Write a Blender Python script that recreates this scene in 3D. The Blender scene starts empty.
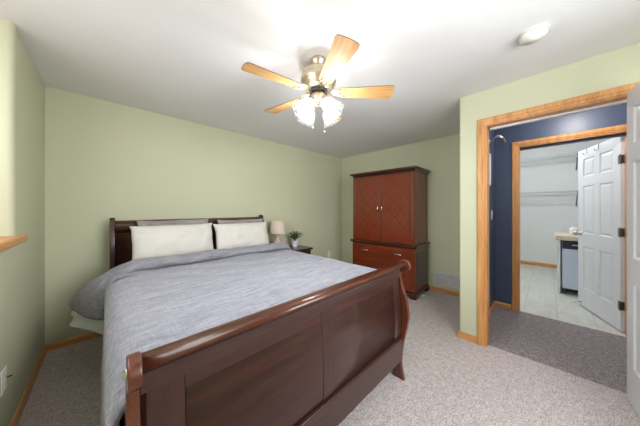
import bpy, bmesh, math, random
from math import pi, sin, cos, radians as rad
from mathutils import Vector, Matrix, noise

random.seed(7)
SC = bpy.context.scene
COL = SC.collection

# ------------------------------------------------------------------ camera
cd = bpy.data.cameras.new('camera')
cd.sensor_width = 36.0
cd.lens = 221.5 / 640 * 36
cd.shift_y = -4.0 / 640
cd.clip_start = 0.02
cam = bpy.data.objects.new('camera', cd)
cam.location = (0.394, -3.22, 1.31)
cam.rotation_euler = (rad(90), 0, -math.atan2(0.6968, 0.7172))
COL.objects.link(cam)
SC.camera = cam

# ------------------------------------------------------------------ world, daylight, exposure
W = bpy.data.worlds.new('sky')
SC.world = W
W.use_nodes = True
wn = W.node_tree
wn.nodes.clear()
wo = wn.nodes.new('ShaderNodeOutputWorld')
wb = wn.nodes.new('ShaderNodeBackground')
ws = wn.nodes.new('ShaderNodeTexSky')
ws.sky_type = 'NISHITA'
ws.sun_disc = False
ws.sun_elevation = rad(40)
wb.inputs['Strength'].default_value = 0.12
wn.links.new(ws.outputs[0], wb.inputs[0])
wn.links.new(wb.outputs[0], wo.inputs[0])

def area(name, loc, direction, sx, sy, power, col):
    ld = bpy.data.lights.new(name, 'AREA')
    ld.shape = 'RECTANGLE'
    ld.size, ld.size_y = sx, sy
    ld.energy = power
    ld.color = col
    o = bpy.data.objects.new(name, ld)
    o.location = loc
    o.rotation_euler = Vector(direction).to_track_quat('-Z', 'Y').to_euler()
    COL.objects.link(o)
    return o

# daylight entering through the bay window and through the window behind the camera
area('window_daylight', (-0.66, -2.15, 1.75), (1, 0.0, -0.45), 1.9, 1.1, 40, (0.95, 0.98, 1.0))
area('rear_window_daylight', (1.55, -4.22, 1.55), (0.35, 1, -0.5), 1.5, 1.3, 78, (0.95, 0.98, 1.0))

def ceiling_point(name, loc, power, col, size=0.08):
    ld = bpy.data.lights.new(name, 'POINT')
    ld.energy = power
    ld.color = col
    ld.shadow_soft_size = size
    o = bpy.data.objects.new(name, ld)
    o.location = loc
    COL.objects.link(o)
    return o

ceiling_point('hall_light', (3.66, -3.45, 2.36), 15, (1.0, 0.95, 0.88))
ceiling_point('laundry_light', (5.5, -3.0, 2.6), 46, (0.88, 0.95, 1.0), 0.15)

SC.view_settings.view_transform = 'Standard'
SC.view_settings.look = 'None'
SC.view_settings.gamma = 1.0
SC.view_settings.exposure = 0.12
SC.view_settings.use_curve_mapping = False
SC.cycles.use_denoising = True
SC.cycles.max_bounces = 10
SC.cycles.diffuse_bounces = 6
SC.cycles.transparent_max_bounces = 12
SC.cycles.sample_clamp_indirect = 6.0

# ------------------------------------------------------------------ materials
def srgb(r, g, b):
    f = lambda c: (c / 255 / 12.92) if c / 255 <= 0.04045 else ((c / 255 + 0.055) / 1.055) ** 2.4
    return (f(r), f(g), f(b), 1)

class NT:
    def __init__(s, name):
        s.m = bpy.data.materials.new(name)
        s.m.use_nodes = True
        s.t = s.m.node_tree
        s.b = s.t.nodes['Principled BSDF']
        s.co = s.t.nodes.new('ShaderNodeTexCoord')
    def n(s, k, **kw):
        x = s.t.nodes.new(k)
        for a, v in kw.items():
            if a in x.inputs: x.inputs[a].default_value = v
            else: setattr(x, a, v)
        return x
    def l(s, a, b): s.t.links.new(a, b)
    def mapping(s, scale, src='Object'):
        mp = s.n('ShaderNodeMapping')
        mp.inputs['Scale'].default_value = scale
        s.l(s.co.outputs[src], mp.inputs['Vector'])
        return mp.outputs[0]
    def noise(s, scale=5, detail=3, vec=None, rough=0.5, dist=0.0):
        x = s.n('ShaderNodeTexNoise')
        x.inputs['Scale'].default_value = scale
        x.inputs['Detail'].default_value = detail
        x.inputs['Roughness'].default_value = rough
        x.inputs['Distortion'].default_value = dist
        s.l(vec if vec is not None else s.co.outputs['Object'], x.inputs['Vector'])
        return x.outputs['Fac']
    def ramp(s, fac, stops):
        r = s.n('ShaderNodeValToRGB')
        els = r.color_ramp.elements
        while len(els) < len(stops): els.new(0.5)
        for e, (p, c) in zip(els, stops):
            e.position = p; e.color = c
        s.l(fac, r.inputs[0])
        return r.outputs[0]
    def bump(s, h, strength=0.2, dist=0.01):
        x = s.n('ShaderNodeBump')
        x.inputs['Strength'].default_value = strength
        x.inputs['Distance'].default_value = dist
        s.l(h, x.inputs['Height'])
        s.l(x.outputs[0], s.b.inputs['Normal'])
    def mixf(s, a, b, f=0.5):
        x = s.n('ShaderNodeMath', operation='ADD')
        m1 = s.n('ShaderNodeMath', operation='MULTIPLY'); m1.inputs[1].default_value = 1 - f
        m2 = s.n('ShaderNodeMath', operation='MULTIPLY'); m2.inputs[1].default_value = f
        s.l(a, m1.inputs[0]); s.l(b, m2.inputs[0])
        s.l(m1.outputs[0], x.inputs[0]); s.l(m2.outputs[0], x.inputs[1])
        return x.outputs[0]
    def set(s, **kw):
        for k, v in kw.items():
            s.b.inputs[k.replace('_', ' ')].default_value = v
        return s

def scale_c(c, k): return (c[0] * k, c[1] * k, c[2] * k, 1)

def mat_plain(name, c, rough=0.6, metal=0.0, var=0.06, vscale=6, bump=0.0, bscale=60, spec=0.5):
    t = NT(name)
    f = t.noise(vscale, 3)
    t.l(t.ramp(f, [(0.3, scale_c(c, 1 - var)), (0.7, scale_c(c, 1 + var))]), t.b.inputs['Base Color'])
    t.set(Roughness=rough, Metallic=metal)
    t.b.inputs['Specular IOR Level'].default_value = spec
    if bump:
        t.bump(t.noise(bscale, 3), bump, 0.004)
    return t.m

def mat_wall(name, c, rough=0.55, spec=0.35, strength=0.12):
    t = NT(name)
    f = t.noise(1.3, 3)
    t.l(t.ramp(f, [(0.3, scale_c(c, 0.975)), (0.7, scale_c(c, 1.02))]), t.b.inputs['Base Color'])
    t.set(Roughness=rough)
    t.b.inputs['Specular IOR Level'].default_value = spec
    t.bump(t.noise(95, 3, rough=0.6), strength, 0.004)
    return t.m

def mat_wood(name, dark, mid, light, axis='X', rough=0.3, coat=0.0, fine=1.0, bump=0.05):
    t = NT(name)
    sc = {'X': (1.2, 16, 16), 'Y': (16, 1.2, 16), 'Z': (16, 16, 1.2)}[axis]
    sc = tuple(v * fine for v in sc)
    v = t.mapping(sc)
    a = t.noise(1.6, 5, v, 0.6, 0.6)
    v2 = t.mapping(tuple(k * 5 for k in sc))
    b = t.noise(1.5, 2, v2)
    f = t.mixf(a, b, 0.3)
    t.l(t.ramp(f, [(0.3, dark), (0.5, mid), (0.72, light)]), t.b.inputs['Base Color'])
    t.set(Roughness=rough)
    t.b.inputs['Coat Weight'].default_value = coat
    t.b.inputs['Coat Roughness'].default_value = 0.12
    t.bump(b, bump, 0.002)
    return t.m

def mat_carpet(name, a, b, c):
    t = NT(name)
    n1 = t.noise(105, 5, rough=0.8)
    n2 = t.noise(26, 2)
    f = t.mixf(n1, n2, 0.15)
    t.l(t.ramp(f, [(0.41, a), (0.5, b), (0.58, c)]), t.b.inputs['Base Color'])
    t.set(Roughness=0.95)
    t.b.inputs['Specular IOR Level'].default_value = 0.1
    t.b.inputs['Sheen Weight'].default_value = 0.2
    t.bump(n1, 0.6, 0.004)
    return t.m

def mat_linen(name, a, b, scale=1.0):
    t = NT(name)
    v1 = t.mapping((14 * scale, 190 * scale, 60))
    v2 = t.mapping((190 * scale, 14 * scale, 60))
    v3 = t.mapping((5.0, 60, 30))
    f = t.mixf(t.noise(1.0, 3, v1), t.noise(1.0, 3, v2), 0.4)
    f = t.mixf(f, t.noise(1.0, 3, v3), 0.35)
    t.l(t.ramp(f, [(0.36, a), (0.62, b)]), t.b.inputs['Base Color'])
    t.set(Roughness=0.9)
    t.b.inputs['Sheen Weight'].default_value = 0.15
    t.b.inputs['Specular IOR Level'].default_value = 0.15
    w = t.noise(9, 5, t.mapping((1, 1.7, 1.4)), 0.6, 0.8)
    t.bump(t.mixf(w, f, 0.25), 0.35, 0.03)
    return t.m

def mat_cotton(name, c):
    t = NT(name)
    f = t.noise(7, 4, None, 0.55, 0.6)
    t.l(t.ramp(f, [(0.3, scale_c(c, 0.96)), (0.7, scale_c(c, 1.03))]), t.b.inputs['Base Color'])
    t.set(Roughness=0.9)
    t.b.inputs['Specular IOR Level'].default_value = 0.15
    t.bump(f, 0.35, 0.03)
    return t.m

def mat_tile(name):
    t = NT(name)
    br = t.n('ShaderNodeTexBrick')
    br.inputs['Scale'].default_value = 1.0
    br.inputs['Mortar Size'].default_value = 0.006
    br.inputs['Brick Width'].default_value = 0.6
    br.inputs['Row Height'].default_value = 0.3
    br.inputs['Color1'].default_value = srgb(206, 204, 196)
    br.inputs['Color2'].default_value = srgb(212, 211, 204)
    br.inputs['Mortar'].default_value = srgb(194, 191, 184)
    t.l(t.co.outputs['Object'], br.inputs['Vector'])
    n = t.noise(3, 6, t.mapping((1, 3, 1)), 0.65, 1.2)
    mx = t.n('ShaderNodeMixRGB', blend_type='MULTIPLY')
    mx.inputs[0].default_value = 0.8
    t.l(br.outputs[0], mx.inputs[1])
    t.l(t.ramp(n, [(0.35, (0.82, 0.81, 0.8, 1)), (0.6, (1, 1, 1, 1))]), mx.inputs[2])
    t.l(mx.outputs[0], t.b.inputs['Base Color'])
    t.set(Roughness=0.35)
    return t.m

def mat_shade_glass(name):
    t = NT(name)
    out = t.t.nodes['Material Output']
    tr = t.n('ShaderNodeBsdfTranslucent'); tr.inputs[0].default_value = (0.28, 0.28, 0.28, 1)
    tp = t.n('ShaderNodeBsdfTransparent'); tp.inputs[0].default_value = (0.95, 0.95, 0.95, 1)
    df = t.n('ShaderNodeBsdfDiffuse'); df.inputs[0].default_value = (0.28, 0.28, 0.28, 1)
    gl = t.n('ShaderNodeBsdfGlossy'); gl.inputs['Roughness'].default_value = 0.15
    m1 = t.n('ShaderNodeMixShader'); m1.inputs[0].default_value = 0.5
    m2 = t.n('ShaderNodeMixShader'); m2.inputs[0].default_value = 0.92
    m3 = t.n('ShaderNodeMixShader'); m3.inputs[0].default_value = 0.06
    t.l(tr.outputs[0], m1.inputs[1]); t.l(df.outputs[0], m1.inputs[2])
    t.l(m1.outputs[0], m2.inputs[1]); t.l(tp.outputs[0], m2.inputs[2])
    t.l(m2.outputs[0], m3.inputs[1]); t.l(gl.outputs[0], m3.inputs[2])
    nz = t.noise(30, 2, t.mapping((1, 1, 0.3)))
    bp = t.n('ShaderNodeBump'); bp.inputs['Strength'].default_value = 0.3
    t.l(nz, bp.inputs['Height']); t.l(bp.outputs[0], gl.inputs['Normal'])
    t.l(m3.outputs[0], out.inputs['Surface'])
    return t.m

def mat_pane(name):
    t = NT(name)
    out = t.t.nodes['Material Output']
    tp = t.n('ShaderNodeBsdfTransparent'); tp.inputs[0].default_value = (0.96, 0.98, 0.97, 1)
    gl = t.n('ShaderNodeBsdfGlossy'); gl.inputs['Roughness'].default_value = 0.02
    fr = t.n('ShaderNodeFresnel'); fr.inputs[0].default_value = 1.45
    m = t.n('ShaderNodeMixShader')
    t.l(fr.outputs[0], m.inputs[0]); t.l(tp.outputs[0], m.inputs[1]); t.l(gl.outputs[0], m.inputs[2])
    t.l(m.outputs[0], out.inputs['Surface'])
    return t.m

def mat_emit(name, c, s):
    t = NT(name)
    t.b.inputs['Base Color'].default_value = c
    t.b.inputs['Emission Color'].default_value = c
    t.b.inputs['Emission Strength'].default_value = s
    return t.m

def mat_veneer(name, sgn):
    """mahogany veneer whose grain is laid in diagonal book-matched quarters"""
    t = NT(name)
    sep = t.n('ShaderNodeSeparateXYZ')
    t.l(t.co.outputs['Object'], sep.inputs[0])
    def absn(o, c):
        a = t.n('ShaderNodeMath', operation='SUBTRACT'); a.inputs[1].default_value = c
        t.l(o, a.inputs[0])
        b = t.n('ShaderNodeMath', operation='ABSOLUTE'); t.l(a.outputs[0], b.inputs[0])
        return b.outputs[0]
    u = absn(sep.outputs['Y'], sgn * 0.239); w = absn(sep.outputs['Z'], 1.30)
    k = t.n('ShaderNodeMath', operation='MULTIPLY'); k.inputs[1].default_value = 0.55; t.l(w, k.inputs[0])
    ad = t.n('ShaderNodeMath', operation='ADD'); t.l(u, ad.inputs[0]); t.l(k.outputs[0], ad.inputs[1])
    cb = t.n('ShaderNodeCombineXYZ')
    df = t.n('ShaderNodeMath', operation='SUBTRACT'); t.l(u, df.inputs[0]); t.l(k.outputs[0], df.inputs[1])
    m1 = t.n('ShaderNodeMath', operation='MULTIPLY'); m1.inputs[1].default_value = 34; t.l(ad.outputs[0], m1.inputs[0])
    m2 = t.n('ShaderNodeMath', operation='MULTIPLY'); m2.inputs[1].default_value = 3; t.l(df.outputs[0], m2.inputs[0])
    t.l(m1.outputs[0], cb.inputs[0]); t.l(m2.outputs[0], cb.inputs[1])
    f = t.noise(1.0, 4, cb.outputs[0], 0.6, 0.3)
    t.l(t.ramp(f, [(0.25, srgb(96, 35, 14)), (0.5, srgb(116, 46, 19)), (0.78, srgb(136, 58, 26))]), t.b.inputs['Base Color'])
    t.set(Roughness=0.3)
    t.b.inputs['Coat Weight'].default_value = 0.25
    t.b.inputs['Coat Roughness'].default_value = 0.2
    return t.m

GREEN = srgb(201, 202, 174)
M = {}
M['wall'] = mat_wall('sage_green_paint', GREEN)
M['ceil'] = mat_wall('white_knockdown_ceiling', srgb(233, 233, 235), 0.8, 0.2, 0.35)
M['navy'] = mat_wall('navy_paint', srgb(72, 84, 110), 0.38, 0.5, 0.1)
M['white_wall'] = mat_wall('white_paint', srgb(228, 228, 226))
M['carpet'] = mat_carpet('beige_grey_carpet', srgb(140, 129, 126), srgb(188, 178, 177), srgb(216, 208, 208))
M['carpet_hall'] = mat_carpet('grey_brown_carpet', srgb(86, 78, 79), srgb(134, 124, 125), srgb(178, 168, 169))
M['tile'] = mat_tile('pale_floor_tile')
OAK = (srgb(176, 116, 62), srgb(208, 148, 88), srgb(226, 172, 112))
for ax in 'XYZ':
    M['oak' + ax] = mat_wood('honey_oak_' + ax, *OAK, axis=ax, rough=0.35)
MAH = (srgb(40, 21, 18), srgb(56, 30, 25), srgb(72, 39, 32))
for ax in 'XYZ':
    M['mah' + ax] = mat_wood('dark_cherry_' + ax, *MAH, axis=ax, rough=0.3, coat=0.3)
    M['arm' + ax] = mat_wood('cherry_' + ax, srgb(80, 29, 13), srgb(110, 45, 20), srgb(138, 62, 30), axis=ax, rough=0.3, coat=0.35)
M['armdark'] = mat_wood('dark_walnut', srgb(44, 20, 13), srgb(62, 31, 20), srgb(84, 44, 28), axis='Y', rough=0.3, coat=0.3)
M['rail'] = mat_wood('lit_rail_cherry', srgb(50, 22, 14), srgb(74, 35, 22), srgb(100, 52, 31), axis='X', rough=0.28, coat=0.4)  # redder, lighter cherry: light on the rail top painted into the colour
M['post'] = mat_wood('post_cherry', srgb(58, 26, 16), srgb(88, 43, 25), srgb(118, 63, 37), axis='Z', rough=0.28, coat=0.4)
M['ven1'] = mat_veneer('cherry_veneer_a', 1)
M['ven2'] = mat_veneer('cherry_veneer_b', -1)
M['linen'] = mat_linen('grey_blue_linen', srgb(122, 124, 137), srgb(170, 170, 181))
M['linen_dark'] = mat_linen('grey_linen', srgb(112, 111, 118), srgb(154, 152, 159))
M['cotton'] = mat_cotton('cream_cotton', srgb(206, 202, 194))
M['sheet'] = mat_cotton('white_sheet', srgb(216, 222, 222))
M['mattress'] = mat_cotton('white_ticking', srgb(222, 222, 222))
M['sham'] = mat_linen('grey_sham_linen', srgb(120, 114, 112), srgb(164, 156, 152))
M['white'] = mat_plain('white_enamel', srgb(226, 228, 232), 0.4, var=0.02)
M['plastic'] = mat_plain('white_plastic', srgb(232, 231, 226), 0.4, var=0.02)
M['nickel'] = mat_plain('satin_nickel', srgb(196, 190, 180), 0.3, 1.0, 0.05)
M['chrome'] = mat_plain('chrome', srgb(210, 210, 212), 0.18, 1.0, 0.03)
M['steel_dark'] = mat_plain('dull_steel_hinge', srgb(120, 116, 110), 0.4, 1.0, 0.06)
M['fanmetal'] = mat_plain('antique_silver', srgb(206, 192, 168), 0.3, 0.85, 0.12, 40)
M['fandark'] = mat_plain('dark_recess', srgb(50, 44, 40), 0.5)
M['blade'] = mat_wood('light_oak_blade', srgb(196, 140, 82), srgb(222, 172, 112), srgb(236, 194, 138), axis='X', rough=0.45, coat=0.1)
M['bladeedge'] = mat_plain('brown_blade_edge', srgb(120, 84, 52), 0.5)
M['shade'] = mat_shade_glass('frosted_glass')
M['bulb'] = mat_emit('bulb_glow', (1, 0.92, 0.82, 1), 1.6)
M['lampshade'] = mat_plain('beige_lamp_fabric', srgb(214, 196, 178), 0.85, var=0.03, bump=0.2, bscale=120)
M['ceramic'] = mat_plain('blush_ceramic', srgb(216, 184, 170), 0.25, var=0.03)
M['pot'] = mat_plain('white_pot', srgb(216, 218, 228), 0.35, var=0.02)
M['leaf'] = mat_plain('leaf_green', srgb(70, 92, 50), 0.55, var=0.35, vscale=30)
M['soil'] = mat_plain('potting_soil', srgb(60, 46, 36), 0.9, var=0.2, vscale=60)
M['grille'] = mat_plain('grille_enamel', srgb(212, 214, 216), 0.45, var=0.02)
M['grille_dark'] = mat_plain('grille_shadow', srgb(110, 112, 116), 0.7)
M['appl'] = mat_plain('pale_blue_enamel', srgb(204, 214, 234), 0.3, var=0.02)
M['panel'] = mat_plain('dark_blue_control_panel', srgb(34, 38, 56), 0.25, var=0.1)
M['counter'] = mat_plain('beige_laminate', srgb(206, 194, 172), 0.4, var=0.08, vscale=50)
M['black'] = mat_plain('black_rubber', srgb(40, 40, 42), 0.6)
M['pane'] = mat_pane('window_glass')
M['wire'] = mat_plain('white_coated_wire', srgb(198, 200, 202), 0.4, var=0.02)

# ------------------------------------------------------------------ mesh helpers
class MB:
    def __init__(s): s.bm = bmesh.new()
    def box(s, x0, x1, y0, y1, z0, z1, mat=None):
        r = bmesh.ops.create_cube(s.bm, size=1)
        T = Matrix.Translation(((x0 + x1) / 2, (y0 + y1) / 2, (z0 + z1) / 2)) @ Matrix.Diagonal((abs(x1 - x0), abs(y1 - y0), abs(z1 - z0), 1))
        if mat: T = mat @ T
        bmesh.ops.transform(s.bm, matrix=T, verts=r['verts'])
        return s
    def prism(s, pts, a0, a1, axis='X', mat=None):
        """closed profile pts extruded along axis; X: pts=(y,z) Y: pts=(x,z) Z: pts=(x,y)"""
        f = {'X': lambda p, a: (a, p[0], p[1]), 'Y': lambda p, a: (p[0], a, p[1]), 'Z': lambda p, a: (p[0], p[1], a)}[axis]
        A = [s.bm.verts.new(f(p, a0)) for p in pts]
        B = [s.bm.verts.new(f(p, a1)) for p in pts]
        n = len(pts)
        fs = [s.bm.faces.new(A), s.bm.faces.new(B)]
        for i in range(n):
            fs.append(s.bm.faces.new((A[i], A[(i + 1) % n], B[(i + 1) % n], B[i])))
        bmesh.ops.recalc_face_normals(s.bm, faces=fs)
        if mat: bmesh.ops.transform(s.bm, matrix=mat, verts=A + B)
        return s
    def lathe(s, prof, seg=28, mat=None, wob=None):
        rings = []
        for (r, z) in prof:
            ring = []
            for i in range(seg):
                a = 2 * pi * i / seg
                rr = r * (1 + (wob(a, z) if wob else 0))
                ring.append(s.bm.verts.new((rr * cos(a), rr * sin(a), z)))
            rings.append(ring)
        vs = [v for r in rings for v in r]
        for a, b in zip(rings, rings[1:]):
            for i in range(seg):
                s.bm.faces.new((a[i], a[(i + 1) % seg], b[(i + 1) % seg], b[i]))
        for ring, (r, z) in ((rings[0], prof[0]), (rings[-1], prof[-1])):
            if r > 0.0005 and wob is None:
                s.bm.faces.new(ring)
        if mat: bmesh.ops.transform(s.bm, matrix=mat, verts=vs)
        return s
    def tube(s, pts, r, seg=8, caps=True):
        pts = [Vector(p) for p in pts]
        rs = r if isinstance(r, (list, tuple)) else [r] * len(pts)
        rings = []
        up = Vector((0, 0, 1))
        for i, p in enumerate(pts):
            d = (pts[min(i + 1, len(pts) - 1)] - pts[max(i - 1, 0)]).normalized()
            u = d.cross(up)
            if u.length < 1e-3: u = d.cross(Vector((0, 1, 0)))
            u.normalize(); w = d.cross(u)
            rings.append([s.bm.verts.new(p + rs[i] * (cos(2 * pi * k / seg) * u + sin(2 * pi * k / seg) * w)) for k in range(seg)])
        for a, b in zip(rings, rings[1:]):
            for k in range(seg):
                s.bm.faces.new((a[k], a[(k + 1) % seg], b[(k + 1) % seg], b[k]))
        if caps:
            s.bm.faces.new(rings[0]); s.bm.faces.new(rings[-1])
        return s
    def grid(s, fn, nu, nv):
        g = [[s.bm.verts.new(fn(i / nu, j / nv)) for j in range(nv + 1)] for i in range(nu + 1)]
        for i in range(nu):
            for j in range(nv):
                s.bm.faces.new((g[i][j], g[i + 1][j], g[i + 1][j + 1], g[i][j + 1]))
        return s
    def sphere(s, c, r, seg=16):
        rr = r if isinstance(r, (tuple, list)) else (r, r, r)
        q = bmesh.ops.create_uvsphere(s.bm, u_segments=seg, v_segments=seg // 2 + 2, radius=1)
        bmesh.ops.transform(s.bm, matrix=Matrix.Translation(c) @ Matrix.Diagonal((*rr, 1)), verts=q['verts'])
        return s
    def build(s, name, mat, parent=None, bevel=0.0, smooth=False, local=False, solid=0.0, sub=0, segs=2):
        bmesh.ops.recalc_face_normals(s.bm, faces=s.bm.faces[:])
        me = bpy.data.meshes.new(name)
        if parent is not None and not local:
            root = parent
            off = Vector((0, 0, 0))
            while root is not None:
                off += root.location; root = root.parent
            bmesh.ops.translate(s.bm, vec=-off, verts=s.bm.verts[:])
        s.bm.to_mesh(me); s.bm.free()
        o = bpy.data.objects.new(name, me)
        COL.objects.link(o)
        if parent is not None: o.parent = parent
        me.materials.append(mat)
        if smooth:
            for p in me.polygons: p.use_smooth = True
        if solid:
            md = o.modifiers.new('solid', 'SOLIDIFY'); md.thickness = solid; md.offset = -1
        if sub:
            md = o.modifiers.new('sub', 'SUBSURF'); md.levels = sub; md.render_levels = sub
        if bevel:
            md = o.modifiers.new('bevel', 'BEVEL'); md.width = bevel; md.segments = segs; md.limit_method = 'ANGLE'; md.angle_limit = rad(40)
        return o

def thing(name, loc, label, cat, group=None, rz=0):
    o = bpy.data.objects.new(name, None)
    o.empty_display_size = 0.1
    o.location = loc; o.rotation_euler = (0, 0, rz)
    COL.objects.link(o)
    return tag(o, label, cat, group)

def tag(o, label, cat, group=None):
    o['label'] = label; o['category'] = cat
    if group: o['group'] = group
    return o

def struct(o, label=None, cat=None):
    o['kind'] = 'structure'
    if label: o['label'] = label
    if cat: o['category'] = cat
    return o

def origin_to(o, p):
    """move the object origin to p, keeping its vertices where they are"""
    p = Vector(p)
    o.data.transform(Matrix.Translation(-p)); o.location = p
    return o

# ------------------------------------------------------------------ room shell
H = 2.44
YD = -2.585          # end of the wall return beside the doorway
YB = -4.10           # wall behind the camera
XD = 3.0             # doorway wall
XA = 4.2             # wall behind the armoire and of the laundry
m = MB(); m.box(-0.7, 3.05, YB - 0.1, 0.1, -0.1, 0); m.box(3.05, XA + 0.05, YD - 0.06, 0.1, -0.1, 0)
struct(m.build('floor', M['carpet']), 'light beige grey bedroom carpet', 'floor')
m = MB(); m.box(3.05, XA + 0.02, -4.6, YD - 0.06, -0.1, 0)
struct(m.build('floor_hall', M['carpet_hall']), 'darker grey brown carpet of the hall beyond the doorway', 'floor')
m = MB(); m.box(XA + 0.02, 7.75, -5.2, -2.0, -0.1, -0.002)
struct(m.build('floor_laundry', M['tile']), 'pale tile floor of the laundry room', 'floor')
m = MB(); m.box(-0.75, XA + 0.12, YB - 0.12, 0.12, H, H + 0.1)
struct(m.build('ceiling', M['ceil']), 'white textured bedroom ceiling', 'ceiling')
m = MB(); m.box(XD + 0.12, XA, -4.7, YB - 0.12, H, H + 0.1)
struct(m.build('ceiling_hall', M['ceil']), 'white hall ceiling', 'ceiling')
m = MB(); m.box(XA + 0.12, 7.75, -5.2, -2.0, 2.75, 2.85)
struct(m.build('ceiling_laundry', M['white_wall']), 'white laundry ceiling', 'ceiling')

m = MB(); m.box(-0.75, XA + 0.12, 0, 0.12, 0, H)
struct(m.build('wall_back', M['wall']), 'sage green wall behind the headboard', 'wall')

# left wall: full height beside the bed, then a window bay above a low wall (rounded drywall corner)
YW = -0.965
prof = []
R_ = 0.03
for k in range(7):
    a = pi / 2 * k / 6
    prof.append((-R_ + R_ * cos(a), YW + R_ - R_ * sin(a)))
prof = [(0, 0.0)] + prof + [(-0.55, YW), (-0.55, YW + 0.12), (-0.12, YW + 0.12), (-0.12, 0.0)]
m = MB(); m.prism(prof, 1.10, H, 'Z')
m.box(-0.12, 0, -3.6, 0, 0, 1.10)
m.box(-0.55, -0.02, -3.72, -3.6, 0, H)
m.box(-0.12, 0, YB, -3.72, 0, H)
struct(m.build('wall_left', M['wall']), 'sage green wall left of the bed', 'wall')
m = MB()
m.box(-0.67, -0.55, -3.72, YW + 0.12, 0, 1.2); m.box(-0.67, -0.55, -3.72, YW + 0.12, 2.3, H)
m.box(-0.67, -0.55, -1.2, YW + 0.12, 1.2, 2.3); m.box(-0.67, -0.55, -3.72, -3.1, 1.2, 2.3)
struct(m.build('wall_bay', M['wall']), 'sage green outer wall of the window bay', 'wall')
m = MB()
m.box(-0.75, 1.55 - 0.75, YB - 0.12, YB, 0, H); m.box(1.55 + 0.75, XD + 0.12, YB - 0.12, YB, 0, H)
m.box(0.8, 2.3, YB - 0.12, YB, 0, 0.9); m.box(0.8, 2.3, YB - 0.12, YB, 2.2, H)
struct(m.build('wall_rear', M['wall']), 'sage green wall opposite the headboard', 'wall')
m = MB(); m.box(XA, XA + 0.12, YD - 0.06, 0.0, 0, H)
struct(m.build('wall_right', M['wall']), 'sage green wall behind the armoire', 'wall')

# return wall between alcove and hall, green half, with rounded end corner
OY0, OY1, OZ = -2.797, -3.665, 2.115
prof = [(XA, YD)]
for k in range(6):
    a = pi / 2 * k / 5
    prof.append((XD + 0.02 - 0.02 * sin(a), YD - 0.02 + 0.02 * cos(a)))
prof += [(XD, OY0), (XD + 0.06, OY0), (XD + 0.06, YD - 0.064), (XA, YD - 0.064)]
m = MB(); m.prism(prof, 0, H, 'Z')
m.box(XD, XD + 0.06, OY1, OY0, OZ, H); m.box(XD, XD + 0.06, YB, OY1, 0, H)
struct(m.build('wall_doorway', M['wall']), 'sage green wall around the bedroom doorway', 'wall')
m = MB()
m.box(XD + 0.12, XA, YD - 0.128, YD - 0.0645, 0, H)
m.box(XD + 0.0605, XD + 0.12, OY0, YD - 0.0645, 0, H)
m.box(XD + 0.0605, XD + 0.12, OY1, OY0, OZ, H); m.box(XD + 0.0605, XD + 0.12, -4.6, OY1, 0, H)
m.box(XD + 0.12, XA, -4.7, -4.6, 0, H)
struct(m.build('wall_hall_left', M['navy']), 'navy hall wall left of the laundry doorway', 'wall')
LY0, LY1, LZ = -2.948, -3.80, 2.115
m = MB()
m.box(XA, XA + 0.06, LY0, YD - 0.0645, 0, H); m.box(XA, XA + 0.06, LY1, LY0, LZ, H); m.box(XA, XA + 0.06, -4.7, LY1, 0, H)
struct(m.build('wall_hall', M['navy']), 'navy hall wall around the laundry doorway', 'wall')
m = MB()
X2 = XA + 0.0605
m.box(X2, XA + 0.12, LY0, -2.0, 0, 2.75); m.box(X2, XA + 0.12, LY1, LY0, LZ, 2.75); m.box(X2, XA + 0.12, -5.2, LY1, 0, 2.75)
m.box(XA + 0.12, 7.75, -2.1, -2.0, 0, 2.75)
m.box(XA + 0.12, 7.75, -5.2, -5.1, 0, 2.75)
m.box(7.6, 7.75, -5.1, -2.1, 0, 2.75)
struct(m.build('wall_laundry', M['white_wall']), 'white laundry room walls', 'wall')

# oak baseboards
def base_x(name, x, y0, y1, face, mat, h=0.062):
    t = 0.013 * face
    pts = [(x, 0), (x + t, 0), (x + t, h - 0.018), (x + t * 0.45, h), (x, h)]
    m = MB(); m.prism(pts, y0, y1, 'Y')
    return struct(m.build(name, mat), None, None)
def base_y(name, y, x0, x1, face, mat, h=0.062):
    t = 0.013 * face
    pts = [(y, 0), (y + t, 0), (y + t, h - 0.018), (y + t * 0.45, h), (y, h)]
    m = MB(); m.prism(pts, x0, x1, 'X')
    return struct(m.build(name, mat), None, None)
base_x('baseboard_left', 0, -3.6, -0.0135, 1, M['oakY'])
base_y('baseboard_back', 0, 0, XA, -1, M['oakX'])
base_x('baseboard_right', XA, YD + 0.001, -0.0135, -1, M['oakY'])
base_y('baseboard_return', YD, XD + 0.0, XA - 0.014, 1, M['oakX'])
base_x('baseboard_doorway', XD, -2.739, YD + 0.012, -1, M['oakY'])
base_y('baseboard_hall_left', YD - 0.128, XD + 0.2, XA - 0.014, -1, M['oakX'])
base_x('baseboard_hall', XA, LY0 + 0.062, YD - 0.1285, -1, M['oakY'])
base_x('baseboard_laundry', 7.6, -5.1, -2.1, -1, M['oakY'], 0.075)

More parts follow.
